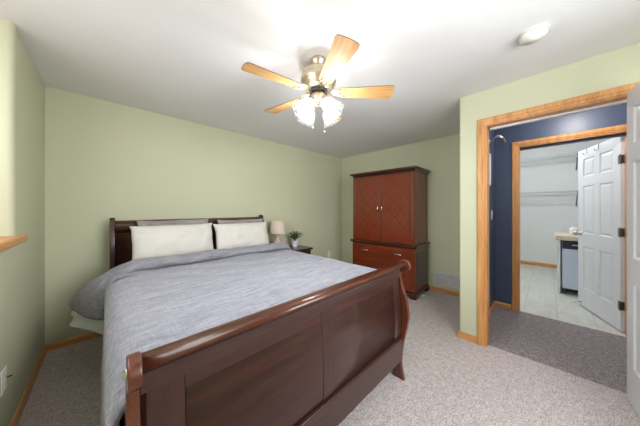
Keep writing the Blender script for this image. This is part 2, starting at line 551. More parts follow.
# door casings and jambs
def casing(name, x, y0, y1, z, w, face, label):
    """oak casing round an opening (y0>y1) on the plane x, on the side of face"""
    def prof(inner, outer):      # across the width: thick outside, stepped to the inside
        return [(inner, 0), (inner, 0.009), (inner + (outer - inner) * 0.3, 0.012), (inner + (outer - inner) * 0.4, 0.017), (inner + (outer - inner) * 0.85, 0.019), (outer, 0.015), (outer, 0)]
    m = MB()
    for yi, s in ((y0, 1), (y1, -1)):
        p = [(x + face * t, yy) for yy, t in prof(yi - s * 0.004, yi + s * w)]
        A = [m.bm.verts.new((q[0], q[1], 0)) for q in p]
        B = [m.bm.verts.new((q[0], q[1], z - 0.004 + abs(q[1] - (yi - s * 0.004)))) for q in p]
        n = len(p)
        for i in range(n): m.bm.faces.new((A[i], A[(i + 1) % n], B[(i + 1) % n], B[i]))
        m.bm.faces.new(A)
        if s == 1: top0 = B
        else: top1 = B
    n = len(top0)
    for i in range(n): m.bm.faces.new((top0[i], top0[(i + 1) % n], top1[(i + 1) % n], top1[i]))
    return struct(m.build(name, M['oakZ']), label, 'door trim')
def jamb(name, x0, x1, y0, y1, z, label):
    t = 0.018
    m = MB()
    m.box(x0, x1, y0 - t, y0 + 0.0, 0, z); m.box(x0, x1, y1, y1 + t, 0, z); m.box(x0, x1, y1 + t, y0 - t, z - t, z)
    return struct(m.build(name, M['oakZ']), label, 'door trim')
casing('trim_1', XD, OY0, OY1, OZ, 0.056, -1, 'honey oak casing around the bedroom doorway')
j = jamb('trim_2', XD, XD + 0.12, OY0, OY1, OZ, 'honey oak jamb inside the bedroom doorway')
m = MB(); m.box(XD + 0.085, XD + 0.118, OY1 + 0.03, OY0 - 0.03, OZ - 0.034, OZ - 0.0181)
m.build('head_strip', M['white'], j)  # pale strip along the underside of the head jamb
casing('trim_3', XA, LY0, LY1, LZ, 0.056, -1, 'oak casing around the laundry doorway')
j = jamb('trim_4', XA, XA + 0.12, LY0, LY1, LZ, 'oak jamb inside the laundry doorway')

m = MB(); m.box(XA + 0.05, XA + 0.085, LY1 + 0.019, LY0 - 0.019, LZ - 0.045, LZ - 0.0181)
m.build('head_strip', M['navy'], j)  # dark navy bar along the underside of the laundry head jamb

# bay window sill and windows
m = MB()
m.prism([(-0.548, 1.1005), (0.03, 1.1005), (0.038, 1.108), (0.038, 1.14), (0.03, 1.147), (-0.548, 1.147)], -3.59, YW - 0.001, 'Y')
m.prism([(0.001, 1.1005), (0.03, 1.1005), (0.038, 1.108), (0.038, 1.14), (0.03, 1.147), (0.001, 1.147)], YW - 0.0005, -0.875, 'Y')
struct(m.build('trim_5', M['oakY'], bevel=0.003), 'oak sill ledge of the window bay', 'window sill')

def window(name, axis, pos, a0, a1, z0, z1, depth, label):
    m = MB()
    def bx(p0, p1, q0, q1, m=m, d=depth):
        if axis == 'x': m.box(pos - d, pos, p0, p1, q0, q1)
        else: m.box(p0, p1, pos - d, pos, q0, q1)
    w = 0.05
    bx(a0, a1, z0, z0 + w); bx(a0, a1, z1 - w, z1); bx(a0, a0 + w, z0 + w, z1 - w); bx(a1 - w, a1, z0 + w, z1 - w)
    c = (a0 + a1) / 2
    bx(c - 0.025, c + 0.025, z0 + w, z1 - w)
    o = struct(m.build(name, M['oakZ'], bevel=0.003), label, 'window')
    for p0, p1 in ((a0 + w, c - 0.025), (c + 0.025, a1 - w)):
        m = MB()
        if axis == 'x': m.box(pos - depth * 0.6, pos - depth * 0.5, p0, p1, z0 + w, z1 - w)
        else: m.box(p0, p1, pos - depth * 0.6, pos - depth * 0.5, z0 + w, z1 - w)
        m.build('window_pane', M['pane'], o)
window('window_1', 'x', -0.58, -3.1, -1.2, 1.2, 2.3, 0.05, 'oak framed bay window left of the camera')
window('window_2', 'y', YB - 0.04, 0.8, 2.3, 0.9, 2.2, 0.05, 'oak framed window behind the camera')

# ------------------------------------------------------------------ six panel doors
def panel_door(name, hinge, ang, w, h, label, hinge_side=-1):
    """door leaf along local +X from the hinge; both faces carry six raised panels"""
    t = 0.036
    root = bpy.data.objects.new(name, None)
    root.location = hinge; root.rotation_euler = (0, 0, ang)
    COL.objects.link(root)
    struct(root, label, 'door')
    cols = ((0.115, w / 2 - 0.05), (w / 2 + 0.05, w - 0.115))
    rows = ((0.24, 0.78), (0.95, 1.56), (1.68, 1.91))
    rows = tuple((a * h / 2.03, b * h / 2.03) for a, b in rows)
    m = MB(); bm = m.bm
    xs = [0] + [v for c in cols for v in c] + [w]
    zs = [0] + [v for r in rows for v in r] + [h]
    for sgn in (-1, 1):
        yf = sgn * t / 2
        for i in range(5):
            for k in range(7):
                q = [(xs[i], zs[k]), (xs[i + 1], zs[k]), (xs[i + 1], zs[k + 1]), (xs[i], zs[k + 1])]
                if i % 2 == 1 and k % 2 == 1:
                    prev = None
                    for ins, dep in ((0, 0), (0.008, 0.009), (0.018, 0.010), (0.042, 0.003)):
                        ring = [bm.verts.new((q[n][0] + (ins if n in (0, 3) else -ins), yf - sgn * dep, q[n][1] + (ins if n in (0, 1) else -ins))) for n in range(4)]
                        if prev:
                            for n in range(4): bm.faces.new((prev[n], prev[(n + 1) % 4], ring[(n + 1) % 4], ring[n]))
                        prev = ring
                    bm.faces.new(prev)
                else:
                    bm.faces.new([bm.verts.new((x, yf, z)) for x, z in q])
    for (xa, xb) in ((0, 0), (w, w)):
        bm.faces.new([bm.verts.new(p) for p in ((xa, -t / 2, 0), (xa, t / 2, 0), (xa, t / 2, h), (xa, -t / 2, h))])
    for z in (0, h):
        bm.faces.new([bm.verts.new(p) for p in ((0, -t / 2, z), (w, -t / 2, z), (w, t / 2, z), (0, t / 2, z))])
    bmesh.ops.remove_doubles(bm, verts=bm.verts[:], dist=1e-5)
    m.build('door_leaf', M['white'], root, local=True)
    for z in (0.26, 1.02, 1.78):
        z *= h / 2.03
        m = MB(); m.box(-0.006, 0.0, -t / 2 + 0.002, t / 2 - 0.002, z - 0.045, z + 0.045)
        m.box(0.0, 0.034, hinge_side * (t / 2), hinge_side * (t / 2 + 0.003), z - 0.045, z + 0.045)
        m.tube([(-0.006, hinge_side * (t / 2 + 0.006), z - 0.05), (-0.006, hinge_side * (t / 2 + 0.006), z + 0.05)], 0.007)
        m.build('hinge', M['steel_dark'], root, local=True)
    for sgn in (-1, 1):
        m = MB()
        T = Matrix.Translation((w - 0.06, sgn * t / 2, 0.97)) @ Matrix.Rotation(-sgn * pi / 2, 4, 'X')
        m.lathe([(0.0005, 0), (0.032, 0.0), (0.032, 0.006), (0.014, 0.012), (0.011, 0.034), (0.02, 0.04), (0.028, 0.052), (0.025, 0.066), (0.012, 0.073), (0.0005, 0.074)], 20, T)
        m.build('door_knob', M['nickel'], root, smooth=True, local=True)
    return root, t
d1, t = panel_door('door_1', (2.985, -3.618, 0.012), rad(180 + 4), 0.80, 2.09, 'white six panel bedroom door swung open at the right edge', 1)
d2, t = panel_door('door_2', (XA + 0.135, -3.775, 0.012), rad(18.3), 0.79, 2.085, 'white six panel laundry door standing open with two hooks over its top', 1)
for px in (0.36, 0.60):
    m = MB(); y = t / 2
    m.tube([(px, -y - 0.003, 2.03), (px, -y - 0.003, 2.087), (px, y + 0.003, 2.087), (px, y + 0.003, 2.02), (px, y + 0.02, 2.008), (px, y + 0.035, 2.02), (px, y + 0.038, 2.035)], 0.004, 6)
    m.build('over_door_hook', M['nickel'], d2, smooth=True, local=True)
m = MB(); m.tube([(0.70, t / 2 + 0.001, 0.05), (0.70, t / 2 + 0.06, 0.045)], 0.006); m.sphere((0.70, t / 2 + 0.065, 0.045), 0.011, 10)
m.build('door_bumper', M['nickel'], d2, smooth=True, local=True)

# ------------------------------------------------------------------ sleigh bed
BX0, BX1 = 0.43, 2.10
bed = thing('sleigh_bed', (1.27, -1.3, 0), 'dark cherry sleigh bed frame with scrolled headboard and footboard', 'bed')

def catmull(P, n=8):
    out = []
    P = [P[0]] + list(P) + [P[-1]]
    for i in range(1, len(P) - 2):
        for k in range(n):
            t = k / n
            p = []
            for c in range(2):
                a, b, d, e = P[i - 1][c], P[i][c], P[i + 1][c], P[i + 2][c]
                p.append(0.5 * (2 * b + (d - a) * t + (2 * a - 5 * b + 4 * d - e) * t * t + (-a + 3 * b - 3 * d + e) * t ** 3))
            out.append(tuple(p))
    out.append(P[-2])
    return out

# side profile of a footboard post: (y outward positive from the panel, z)
def post_profile(top, s=1.0):
    k = top / 0.915
    front = catmull([(0.052, 0.0), (0.036, 0.06), (0.028, 0.14), (0.042, 0.26), (0.072, 0.40), (0.085, 0.50), (0.070, 0.61), (0.040, 0.70), (0.022, 0.77), (0.030, 0.815), (0.060, 0.822)], 6)
    scroll = [(0.050 + 0.046 * cos(a), 0.868 + 0.046 * sin(a)) for a in [rad(v) for v in range(-40, 200, 20)]]
    back = catmull([(-0.020, 0.80), (-0.038, 0.70), (-0.030, 0.55), (-0.010, 0.40), (-0.018, 0.25), (-0.04, 0.12), (-0.045, 0.0)], 6)
    return [(y, z * k) for y, z in front + scroll + back]

def end_board(sign, ybase, top, x0, x1, part):
    k = top / 0.915
    PT = 0.03 if part == 'footboard' else 0.04
    Y = lambda y: ybase + sign * y
    hb = MB()
    # curved panel sheet between the posts
    zb = 0.33 if part == 'footboard' else 0.30
    def fy(z):                                     # panel face follows the sleigh curve
        pts = [(0.20, 0.018), (0.30, 0.022), (0.40, 0.030), (0.50, 0.032), (0.61, 0.026), (0.70, 0.016), (0.78, 0.010), (0.84, 0.010)]
        for (a, ya), (b, yb) in zip(pts, pts[1:]):
            if z <= b:
                u = max(0, (z - a) / (b - a)); u = u * u * (3 - 2 * u)
                return ya + (yb - ya) * u
        return pts[-1][1]
    zs = [zb + (0.835 - zb) * i / 26 for i in range(27)]
    prof = [(Y(fy(z)), z * k) for z in zs] + [(Y(fy(z) - 0.026), z * k) for z in reversed(zs)]
    hb.prism(prof, x0 + PT - 0.01, x1 - PT + 0.01, 'X')
    board = hb.build(part, M['mahX'], bed, smooth=False)
    for p in board.data.polygons: p.use_smooth = abs(p.normal.x) < 0.5
    for xa, xb in ((x0, x0 + PT), (x1 - PT, x1)):
        m = MB(); m.prism([(Y(y), z) for y, z in post_profile(top)], xa, xb, 'X')
        po = m.build('post', M['post'] if part == 'footboard' else M['mahZ'], board, bevel=0.006, segs=3)
        for p in po.data.polygons: p.use_smooth = True
        po.modifiers.new('normals', 'WEIGHTED_NORMAL').keep_sharp = True
        if part == 'footboard':
            s = -1 if xa == x0 else 1
            xo = xa if s < 0 else xb
            T = Matrix.Translation((xo, Y(0.048), 0.868 * k)) @ Matrix.Rotation(s * pi / 2, 4, 'Y')
            m = MB(); m.lathe([(0.0005, 0), (0.019, 0), (0.019, 0.002), (0.011, 0.003), (0.009, 0.008), (0.0005, 0.0095)], 18, T)
            b = m.build('bolt_cap', M['chrome'], po, smooth=True); b['label'] = 'chrome bolt cap'
    # scrolled top rail: redder cap painted as lit, cove below left dark
    raw = [(-0.020, 0.80), (-0.022, 0.85), (-0.014, 0.876), (0.006, 0.889), (0.040, 0.891), (0.057, 0.888), (0.067, 0.880), (0.068, 0.871), (0.060, 0.864), (0.046, 0.858), (0.034, 0.846), (0.026, 0.826), (0.021, 0.80), (0.020, 0.78)]
    ring = [(Y(a), b * k) for a, b in raw]
    m = MB(); m.prism(ring[:9], x0 + PT + 0.001, x1 - PT - 0.001, 'X')
    o = m.build('top_rail', M['rail'], board)
    for p in o.data.polygons: p.use_smooth = abs(p.normal.x) < 0.5
    m = MB(); m.prism([ring[8]] + ring[9:] + [(ring[0][0], ring[0][1]), (ring[1][0], ring[8][1])], x0 + PT + 0.001, x1 - PT - 0.001, 'X')
    m.build('cove_moulding', M['mahX'], board)
    return board, Y, fy, k

foot, Y, fy, k = end_board(-1, -2.405, 0.925, BX0 + 0.005, 2.055, 'footboard')
# framing on the footboard face: stiles, rails proud of the panels
def strip(name, xa, xb, za, zb, lift, mat, par, Y=Y, fy=fy, n=10):
    zs = [za + (zb - za) * i / n for i in range(n + 1)]
    prof = [(Y(fy(z) + lift), z) for z in zs] + [(Y(fy(z) - 0.002), z) for z in reversed(zs)]
    m = MB(); m.prism(prof, xa, xb, 'X')
    return m.build(name, mat, par, bevel=0.0025)
strip('stile', 0.478, 0.575, 0.345, 0.80, 0.0035, M['mahZ'], foot)
strip('stile', 1.18, 1.26, 0.345, 0.80, 0.0035, M['mahZ'], foot)
strip('stile', 1.92, 2.012, 0.345, 0.80, 0.0035, M['mahZ'], foot)
strip('panel_rail', 0.576, 1.179, 0.745, 0.80, 0.0035, M['mahX'], foot)
strip('panel_rail', 1.261, 1.919, 0.745, 0.80, 0.0035, M['mahX'], foot)
# lower rail with thin moulding
m = MB(); m.prism([(-2.452, 0.17), (-2.452, 0.325), (-2.446, 0.336), (-2.40, 0.336), (-2.40, 0.17)], 0.478, 2.012, 'X')
m.build('lower_rail', M['mahX'], foot, bevel=0.003)
head, Yh, fyh, kh = end_board(1, -0.215, 1.225, BX0 - 0.002, 2.125, 'headboard')
for xa in (0.445, 2.06):
    m = MB(); m.box(xa, xa + 0.03, -2.37, -0.20, 0.10, 0.285)
    m.build('side_rail', M['mahY'], bed, bevel=0.004)

# mattress
m = MB(); m.box(0.50, 2.04, -2.32, -0.30, 0.30, 0.69)
o = m.build('mattress', M['mattress'], None, bevel=0.06, smooth=True, segs=4)
origin_to(o, (1.27, -1.3, 0.30)); tag(o, 'white mattress under the grey comforter on the sleigh bed', 'mattress')

def nz(x, y, z, s=1.0): return noise.noise(Vector((x * s, y * s, z * s)))
def sst(a, b, x):
    t = min(1, max(0, (x - a) / (b - a))); return t * t * (3 - 2 * t)

# bed sheet hanging out at the left head corner
def sheet(u, v):
    y = -0.36 - 0.56 * u
    f = 1 - sst(-0.68, -0.93, y)
    top = Vector((0.485, y, 0.68)); mid = Vector((0.455 - 0.03 * f, y, 0.60))
    hem = Vector((0.46 - 0.26 * f, y + 0.08 * f, 0.295 + 0.115 * f + 0.01 * sin(y * 30)))
    p = top.lerp(mid, v / 0.3) if v < 0.3 else mid.lerp(hem, (v - 0.3) / 0.7)
    p.x += 0.012 * sin(y * 22 + v * 2) * v
    return p
m = MB(); m.grid(sheet, 24, 16)
o = m.build('bed_sheet', M['sheet'], smooth=True, solid=0.006, sub=1)
origin_to(o, (0.41, -0.65, 0.45)); tag(o, 'white sheet corner hanging out below the comforter at the left of the bed', 'sheet')

# comforter: top plus drapes
def path(s, xl, xr, zl, zr, zt, r):
    """s in 0..1 along left drape, top, right drape"""
    La, Lt, Lb = zt - r - zl, xr - xl - 2 * r, zt - r - zr
    arc = r * pi / 2
    tot = La + Lb + Lt + 2 * arc
    d = s * tot
    if d < La: return xl, zl + d, 1 - d / La
    d -= La
    if d < arc: a = d / r; return xl + r - r * cos(a), zt - r + r * sin(a), 0
    d -= arc
    if d < Lt: return xl + r + d, zt, 0
    d -= Lt
    if d < arc: a = d / r; return xr - r + r * sin(a), zt - r + r * cos(a), 0
    d -= arc
    return xr, zt - r - d, d / Lb
def comf(u, v):
    y = -0.60 - 1.755 * v
    xl = 0.393 + 0.02 * sst(-0.9, -0.6, y)
    zl = 0.10 + 0.06 * nz(y, 3, 1, 2.0) + 0.57 * sst(-1.06, -0.97, y)
    x, z, dr = path(u, xl, 2.155, zl, 0.16, 0.795, 0.10)
    side = -1 if x < 1.27 else 1
    x += side * dr * (0.022 * sin(y * 15 + 1.5 * nz(y, 0, 0, 3)) + 0.01 * nz(y, z, 4, 6))
    edge = min(1.0, max(0, (x - 0.4)) / 0.25) * min(1.0, max(0, 2.15 - x) / 0.25)
    z += edge * (0.016 * nz(x, y, 0.3, 2.6) + 0.013 * nz(x, y, 5, 6) + 0.006 * sin(x * 9 + y * 21 + 3 * nz(x, y, 1, 2)))
    z -= 0.04 * sst(-2.26, -2.36, y) * (1 if dr == 0 else 0)
    z -= 0.05 * sst(-0.75, -0.60, y) * (1 if dr == 0 else 0)
    return (x, y, z)
m = MB(); m.grid(comf, 150, 110)
comforter = m.build('comforter', M['linen'], smooth=True, solid=0.022)
origin_to(comforter, (1.27, -1.45, 0.78)); tag(comforter, 'grey blue linen comforter spread over the bed with its top edge folded back', 'comforter')
BP = catmull([(0.028, -0.004), (0.0, 0.012), (-0.012, 0.04), (0.006, 0.072), (0.05, 0.09), (0.11, 0.09), (0.17, 0.068), (0.215, 0.03)], 4)
def band(u, v):
    # u across the bed from the left hem to the right hem, v from crease (front) round the roll to the pillows
    y0 = -0.885 + 0.014 * nz(u * 6, 0, 2)
    q = min(len(BP) - 1.001, v * (len(BP) - 1)); a_ = int(q); w_ = q - a_
    dy = BP[a_][0] * (1 - w_) + BP[a_ + 1][0] * w_; dz = BP[a_][1] * (1 - w_) + BP[a_ + 1][1] * w_
    puff = dz / 0.09
    y = y0 + dy
    zt = 0.797 + dz * (1 - 0.2 * u) * (1 + 0.2 * nz(u * 9, 1, 4))
    f = v                                            # the wing flares towards the head
    hemx, hemz = 0.41 - 0.20 * sst(0.0, 0.9, v), 0.455 + 0.115 * f
    edgex = 0.575
    if u < 0.25:
        t = u / 0.25
        a = Vector((hemx, hemz)); c = Vector((edgex, zt)); b = Vector((hemx + 0.05 + 0.04 * f, zt - 0.035 - 0.07 * f))
        p = a * (1 - t) ** 2 + b * 2 * t * (1 - t) + c * t * t
        x, z = p.x, p.y
        x -= 0.03 * puff * (1 - t)
        y += 0.22 * sst(0.2, 1, v) * (1 - t)
    elif u < 0.82:
        t = (u - 0.25) / 0.57
        x, z = edgex + (2.05 - edgex) * t, zt
    else:
        t = (u - 0.82) / 0.18
        a = Vector((2.05, zt)); b = Vector((2.19, zt)); c = Vector((2.18, 0.42))
        p = a * (1 - t) ** 2 + b * 2 * t * (1 - t) + c * t * t
        x, z = p.x, p.y
    z += 0.008 * nz(x, y, 2, 7) + 0.006 * nz(x, y, 9, 14)
    return (x, y, z)
m = MB(); m.grid(band, 150, 26)
o = m.build('folded_edge', M['linen_dark'], comforter, smooth=True, solid=0.03); o['label'] = 'turned-down grey underside of the comforter'

# pillows
def pillow(name, cx, y, z, w, h, thick, lean, mat, label, cat, group, tw=0.0, seed=0, fl=0.0):
    def side(sg):
        def fn(u, v):
            a, b = u * 2 - 1, v * 2 - 1
            pin = 1 - (0.06 + 0.03 * nz(a * 1.5 + seed, 0, seed, 1.0)) * (1 - abs(a) ** 4) * abs(b) ** 4
            pin2 = 1 - (0.07 + 0.03 * nz(b * 1.5, seed, 3, 1.0)) * (1 - abs(b) ** 4) * abs(a) ** 4
            k = (max(0, 1 - abs(a) ** 2.6) ** 0.55) * (max(0, 1 - abs(b) ** 2.4) ** 0.55)
            x = a * w / 2 * pin2; zz = b * h / 2 * pin
            d = sg * thick / 2 * k + 0.016 * nz(a * 2 + seed, b * 2, seed, 1.0) * k + 0.010 * nz(a * 5 + seed, b * 3, 2) * k
            return (x, d, zz + h / 2 + fl * a)
        return fn
    m = MB(); m.grid(side(-1), 40, 26); m.grid(side(1), 40, 26)
    bmesh.ops.remove_doubles(m.bm, verts=m.bm.verts[:], dist=1e-4)
    o = m.build(name, mat, smooth=True, sub=1)
    o.location = (cx, y, z); o.rotation_euler = (-lean, 0, tw)
    return tag(o, label, cat, group)
pillow('pillow', 0.925, -0.60, 0.785, 0.76, 0.385, 0.185, rad(16), M['cotton'], 'left cream white pillow leaning on the headboard', 'pillow', 'cream pillows on the bed', 0, 3)
pillow('pillow', 1.655, -0.59, 0.785, 0.73, 0.37, 0.18, rad(16), M['cotton'], 'right cream white pillow, the one nearer the bedside lamp', 'pillow', 'cream pillows on the bed', 0, 11)
pillow('pillow', 0.96, -0.385, 0.765, 0.70, 0.44, 0.10, rad(6), M['sham'], 'grey pillow standing behind the left cream pillow', 'pillow', 'grey pillows against the headboard', 0, 5)
pillow('pillow', 1.72, -0.385, 0.765, 0.66, 0.42, 0.10, rad(6), M['sham'], 'grey pillow mostly hidden behind the right cream pillow', 'pillow', 'grey pillows against the headboard', 0, 8)

# ------------------------------------------------------------------ nightstand, lamp, plant
ns = thing('nightstand', (2.585, -0.27, 0), 'dark wood nightstand between the bed and the back right corner', 'nightstand')
m = MB(); m.box(2.30, 2.87, -0.45, -0.06, 0.10, 0.63)
m.build('body', M['mahX'], ns, bevel=0.004)
m = MB(); m.prism([(-0.475, 0.635), (-0.485, 0.645), (-0.485, 0.66), (-0.475, 0.668), (-0.05, 0.668), (-0.05, 0.6305), (-0.46, 0.6305)], 2.28, 2.89, 'X')
m.build('top', M['mahX'], ns, bevel=0.002)
for z0, z1 in ((0.13, 0.36), (0.375, 0.605)):
    m = MB(); m.box(2.33, 2.84, -0.466, -0.4505, z0, z1)
    d = m.build('drawer', M['mahX'], ns, bevel=0.003)
    m = MB(); m.tube([(2.53, -0.467, (z0 + z1) / 2), (2.535, -0.485, (z0 + z1) / 2), (2.635, -0.485, (z0 + z1) / 2), (2.64, -0.467, (z0 + z1) / 2)], 0.005)
    m.build('handle', M['nickel'], d, smooth=True)
for x in (2.30, 2.82):
    for y in (-0.45, -0.11):
        m = MB(); m.prism([(x, 0), (x + 0.05, 0), (x + 0.05, 0.0995), (x, 0.0995)], y, y + 0.05, 'Y')
        m.build('foot', M['mahZ'], ns, bevel=0.006)

lamp = thing('table_lamp', (2.335, -0.27, 0.6685), 'small table lamp with beige drum shade and blush ceramic base on the nightstand', 'lamp')
m = MB(); m.lathe([(0.0005, 0), (0.055, 0), (0.062, 0.006), (0.072, 0.05), (0.074, 0.085), (0.066, 0.12), (0.046, 0.155), (0.030, 0.19), (0.022, 0.22), (0.020, 0.255), (0.0005, 0.256)], 32)
m.build('base', M['ceramic'], lamp, smooth=True, local=True)
m = MB(); m.lathe([(0.0005, 0.2565), (0.008, 0.2565), (0.008, 0.33), (0.0005, 0.331)], 12)
m.build('stem', M['nickel'], lamp, smooth=True, local=True)
m = MB(); m.lathe([(0.128, 0.262), (0.104, 0.452), (0.102, 0.452), (0.126, 0.262)], 40, None, lambda a, z: 0)
m.build('lamp_shade', M['lampshade'], lamp, smooth=True, local=True)

pl = thing('potted_plant', (2.69, -0.25, 0.6685), 'small green plant in a white pot on the nightstand', 'plant')
pl.scale = (1.25, 1.25, 1.2)
m = MB(); m.lathe([(0.0005, 0), (0.034, 0), (0.046, 0.095), (0.042, 0.095), (0.040, 0.085), (0.0005, 0.084)], 28)
m.build('pot', M['pot'], pl, smooth=False, bevel=0.002, local=True)
m = MB(); m.lathe([(0.0005, 0.0845), (0.0385, 0.0845), (0.02, 0.092), (0.0005, 0.093)], 16)
m.build('soil', M['soil'], pl, smooth=True, local=True)
m = MB()
rnd = random.Random(4)
for i in range(46):
    a = rnd.uniform(0, 2 * pi); out = rnd.uniform(0.02, 0.13); h = rnd.uniform(0.11, 0.20) - out * 0.3
    w = rnd.uniform(0.007, 0.012)
    pts = []
    for k in range(6):
        t = k / 5
        pts.append(Vector((cos(a) * out * t ** 1.5, sin(a) * out * t ** 1.5, 0.088 + h * (t - 0.25 * t * t))))
    sd = Vector((-sin(a), cos(a), 0))
    prev = None
    for k, p in enumerate(pts):
        ww = w * (0.6 + 1.2 * (k / 5)) * (1 - (k / 5) ** 3) + 0.0008
        cur = (m.bm.verts.new(p - sd * ww), m.bm.verts.new(p + Vector((0, 0, -0.002))), m.bm.verts.new(p + sd * ww))
        if prev:
            m.bm.faces.new((prev[0], prev[1], cur[1], cur[0])); m.bm.faces.new((prev[1], prev[2], cur[2], cur[1]))
        prev = cur
m.build('leaves', M['leaf'], pl, smooth=True, local=True, solid=0.0012)

# ------------------------------------------------------------------ armoire (local: -X is its front, +Y its left end)
arm = thing('armoire', (3.86, -1.326, 0), 'tall cherry wood armoire with two veneered doors over drawers', 'armoire', None, rad(2))
def L(m, name, mat, parent=arm, **k): return m.build(name, mat, parent, local=True, **k)
WZ = 0.745
HB, HU = 0.545, 0.535          # half widths of base and upper cabinet
XF, XU, XBK = -0.275, -0.265, 0.285
m = MB(); m.box(XF, XBK, -HB, HB, 0.09, WZ - 0.02); base = L(m, 'base_cabinet', M['armY'], bevel=0.003)
m = MB(); m.box(XU, XBK - 0.005, -HU, HU, WZ + 0.0325, 1.855); L(m, 'upper_cabinet', M['armZ'], bevel=0.003)
def ring_mould(name, mat, x0, hy, rows):
    """moulding that runs round front and sides; flush at the back"""
    m = MB(); prev = None
    for z, o in rows:
        r = [m.bm.verts.new(p) for p in ((x0 - o, -hy - o, z), (XBK, -hy - o, z), (XBK, hy + o, z), (x0 - o, hy + o, z))]
        if prev:
            for i in range(4): m.bm.faces.new((prev[i], prev[(i + 1) % 4], r[(i + 1) % 4], r[i]))
        else: m.bm.faces.new(r)
        prev = r
    m.bm.faces.new(prev)
    return L(m, name, mat, bevel=0.003)
ring_mould('waist_moulding', M['armdark'], XF, HB, [(WZ - 0.0195, 0.0), (WZ - 0.012, 0.006), (WZ - 0.004, 0.026), (WZ, 0.034), (WZ + 0.022, 0.034), (WZ + 0.032, 0.024)])
ring_mould('crown', M['armdark'], XU, HU, [(1.8555, 0.0), (1.872, 0.006), (1.885, 0.014), (1.895, 0.034), (1.900, 0.044), (1.925, 0.046), (1.93, 0.04)])
ring_mould('plinth_moulding', M['armdark'], XF, HB, [(0.06, 0.022), (0.08, 0.022), (0.0895, 0.004)])
for sy in (-1, 1):
    for x0, x1 in ((XF - 0.026, XF + 0.10), (XBK - 0.10, XBK)):
        m = MB()
        ya, yb = (HB - 0.10, HB + 0.026)
        pts = [(ya, 0.0595), (yb, 0.0595), (yb, 0.0), (ya + 0.05, 0.0), (ya + 0.03, 0.03)]
        m.prism([(sy * p, z) for p, z in pts], x0, x1, 'X')
        L(m, 'foot', M['armdark'], bevel=0.008)
for sy in (-1, 1):
    m = MB(); m.box(XU - 0.018, XU - 0.0005, sy * (HU - 0.055), sy * (HU - 0.004), WZ + 0.035, 1.853)
    L(m, 'pilaster', M['armZ'], bevel=0.005)
DW = HU - 0.058
for sy, mt in ((1, 'ven1'), (-1, 'ven2')):
    ya, yb = (0.002, DW) if sy > 0 else (-DW, -0.002)
    m = MB(); m.box(XU - 0.016, XU - 0.0005, ya, yb, WZ + 0.04, 1.85)
    d = L(m, 'door', M['armZ'], bevel=0.003)
    m = MB()
    x = XU - 0.0165
    m.box(x - 0.003, x, ya + 0.035, yb - 0.035, WZ + 0.085, 1.81)
    p = L(m, 'door_panel', M[mt], d, bevel=0.0015); p['label'] = 'diamond matched veneer panel'
    cy, cz = sy * DW / 2, 1.30
    m = MB()
    for s2 in (-1, 1):
        for off in (-0.11, 0.11):
            T = Matrix.Translation((x - 0.0035, cy, cz + off)) @ Matrix.Rotation(s2 * rad(42), 4, 'X')
            m.box(-0.0006, 0.0004, -0.003, 0.003, -0.26, 0.26, T)
    L(m, 'inlay', M['armdark'], d)
    yh = sy * 0.036
    x = XU - 0.0165
    m = MB(); m.tube([(x, yh, 1.27), (x - 0.022, yh, 1.275), (x - 0.025, yh, 1.315), (x - 0.022, yh, 1.355), (x, yh, 1.36)], [0.008, 0.008, 0.010, 0.008, 0.008], 8)
    L(m, 'handle', M['chrome'], d, smooth=True)
for z0, z1 in ((0.115, 0.405), (0.42, 0.71)):
    m = MB(); m.box(XF - 0.016, XF - 0.0005, -HB + 0.035, HB - 0.035, z0, z1)
    d = L(m, 'drawer', M['armY'], base, bevel=0.004)
    for yh in (-0.30, 0.27):
        zc = z1 - 0.085; x = XF - 0.0165
        m = MB(); m.tube([(x, yh - 0.06, zc), (x - 0.022, yh - 0.055, zc), (x - 0.026, yh, zc), (x - 0.022, yh + 0.055, zc), (x, yh + 0.06, zc)], 0.008, 8)
        L(m, 'handle', M['chrome'], d, smooth=True)
for sy in (-1, 1):
    m = MB(); m.box(XF + 0.06, XBK - 0.06, sy * (HB + 0.0005), sy * (HB + 0.004), 0.16, 0.66)
    L(m, 'side_panel', M['armdark'], base, bevel=0.002)

# ------------------------------------------------------------------ ceiling fan
FX, FY, FZ = 1.556, -2.006, 2.19
fan = thing('ceiling_fan', (FX, FY, H), 'five blade ceiling fan with light oak blades and lit frosted glass shades', 'ceiling fan')
T0 = Matrix.Translation((FX, FY, 0))
m = MB(); m.lathe([(0.0005, 2.4395), (0.058, 2.4395), (0.062, 2.428), (0.058, 2.408), (0.044, 2.396), (0.040, 2.372), (0.0005, 2.371)], 36, T0)
m.build('canopy', M['fanmetal'], fan, smooth=True)
m = MB(); m.lathe([(0.0005, 2.3705), (0.06, 2.3705), (0.098, 2.358), (0.122, 2.335), (0.130, 2.312), (0.124, 2.304), (0.131, 2.296), (0.135, 2.276), (0.128, 2.256), (0.112, 2.240), (0.116, 2.230), (0.100, 2.212), (0.0005, 2.204)], 44, T0)
m.build('motor_housing', M['fanmetal'], fan, smooth=True)
m = MB(); m.lathe([(0.0005, 2.2035), (0.07, 2.2035), (0.07, 2.186), (0.0005, 2.185)], 32, T0)
m.build('vent_ring', M['fandark'], fan, smooth=False)
m = MB(); m.lathe([(0.0005, 2.1845), (0.045, 2.1845), (0.062, 2.165), (0.066, 2.14), (0.058, 2.118), (0.04, 2.105), (0.018, 2.09), (0.0005, 2.086)], 32, T0)
m.build('light_fitter', M['fanmetal'], fan, smooth=True)
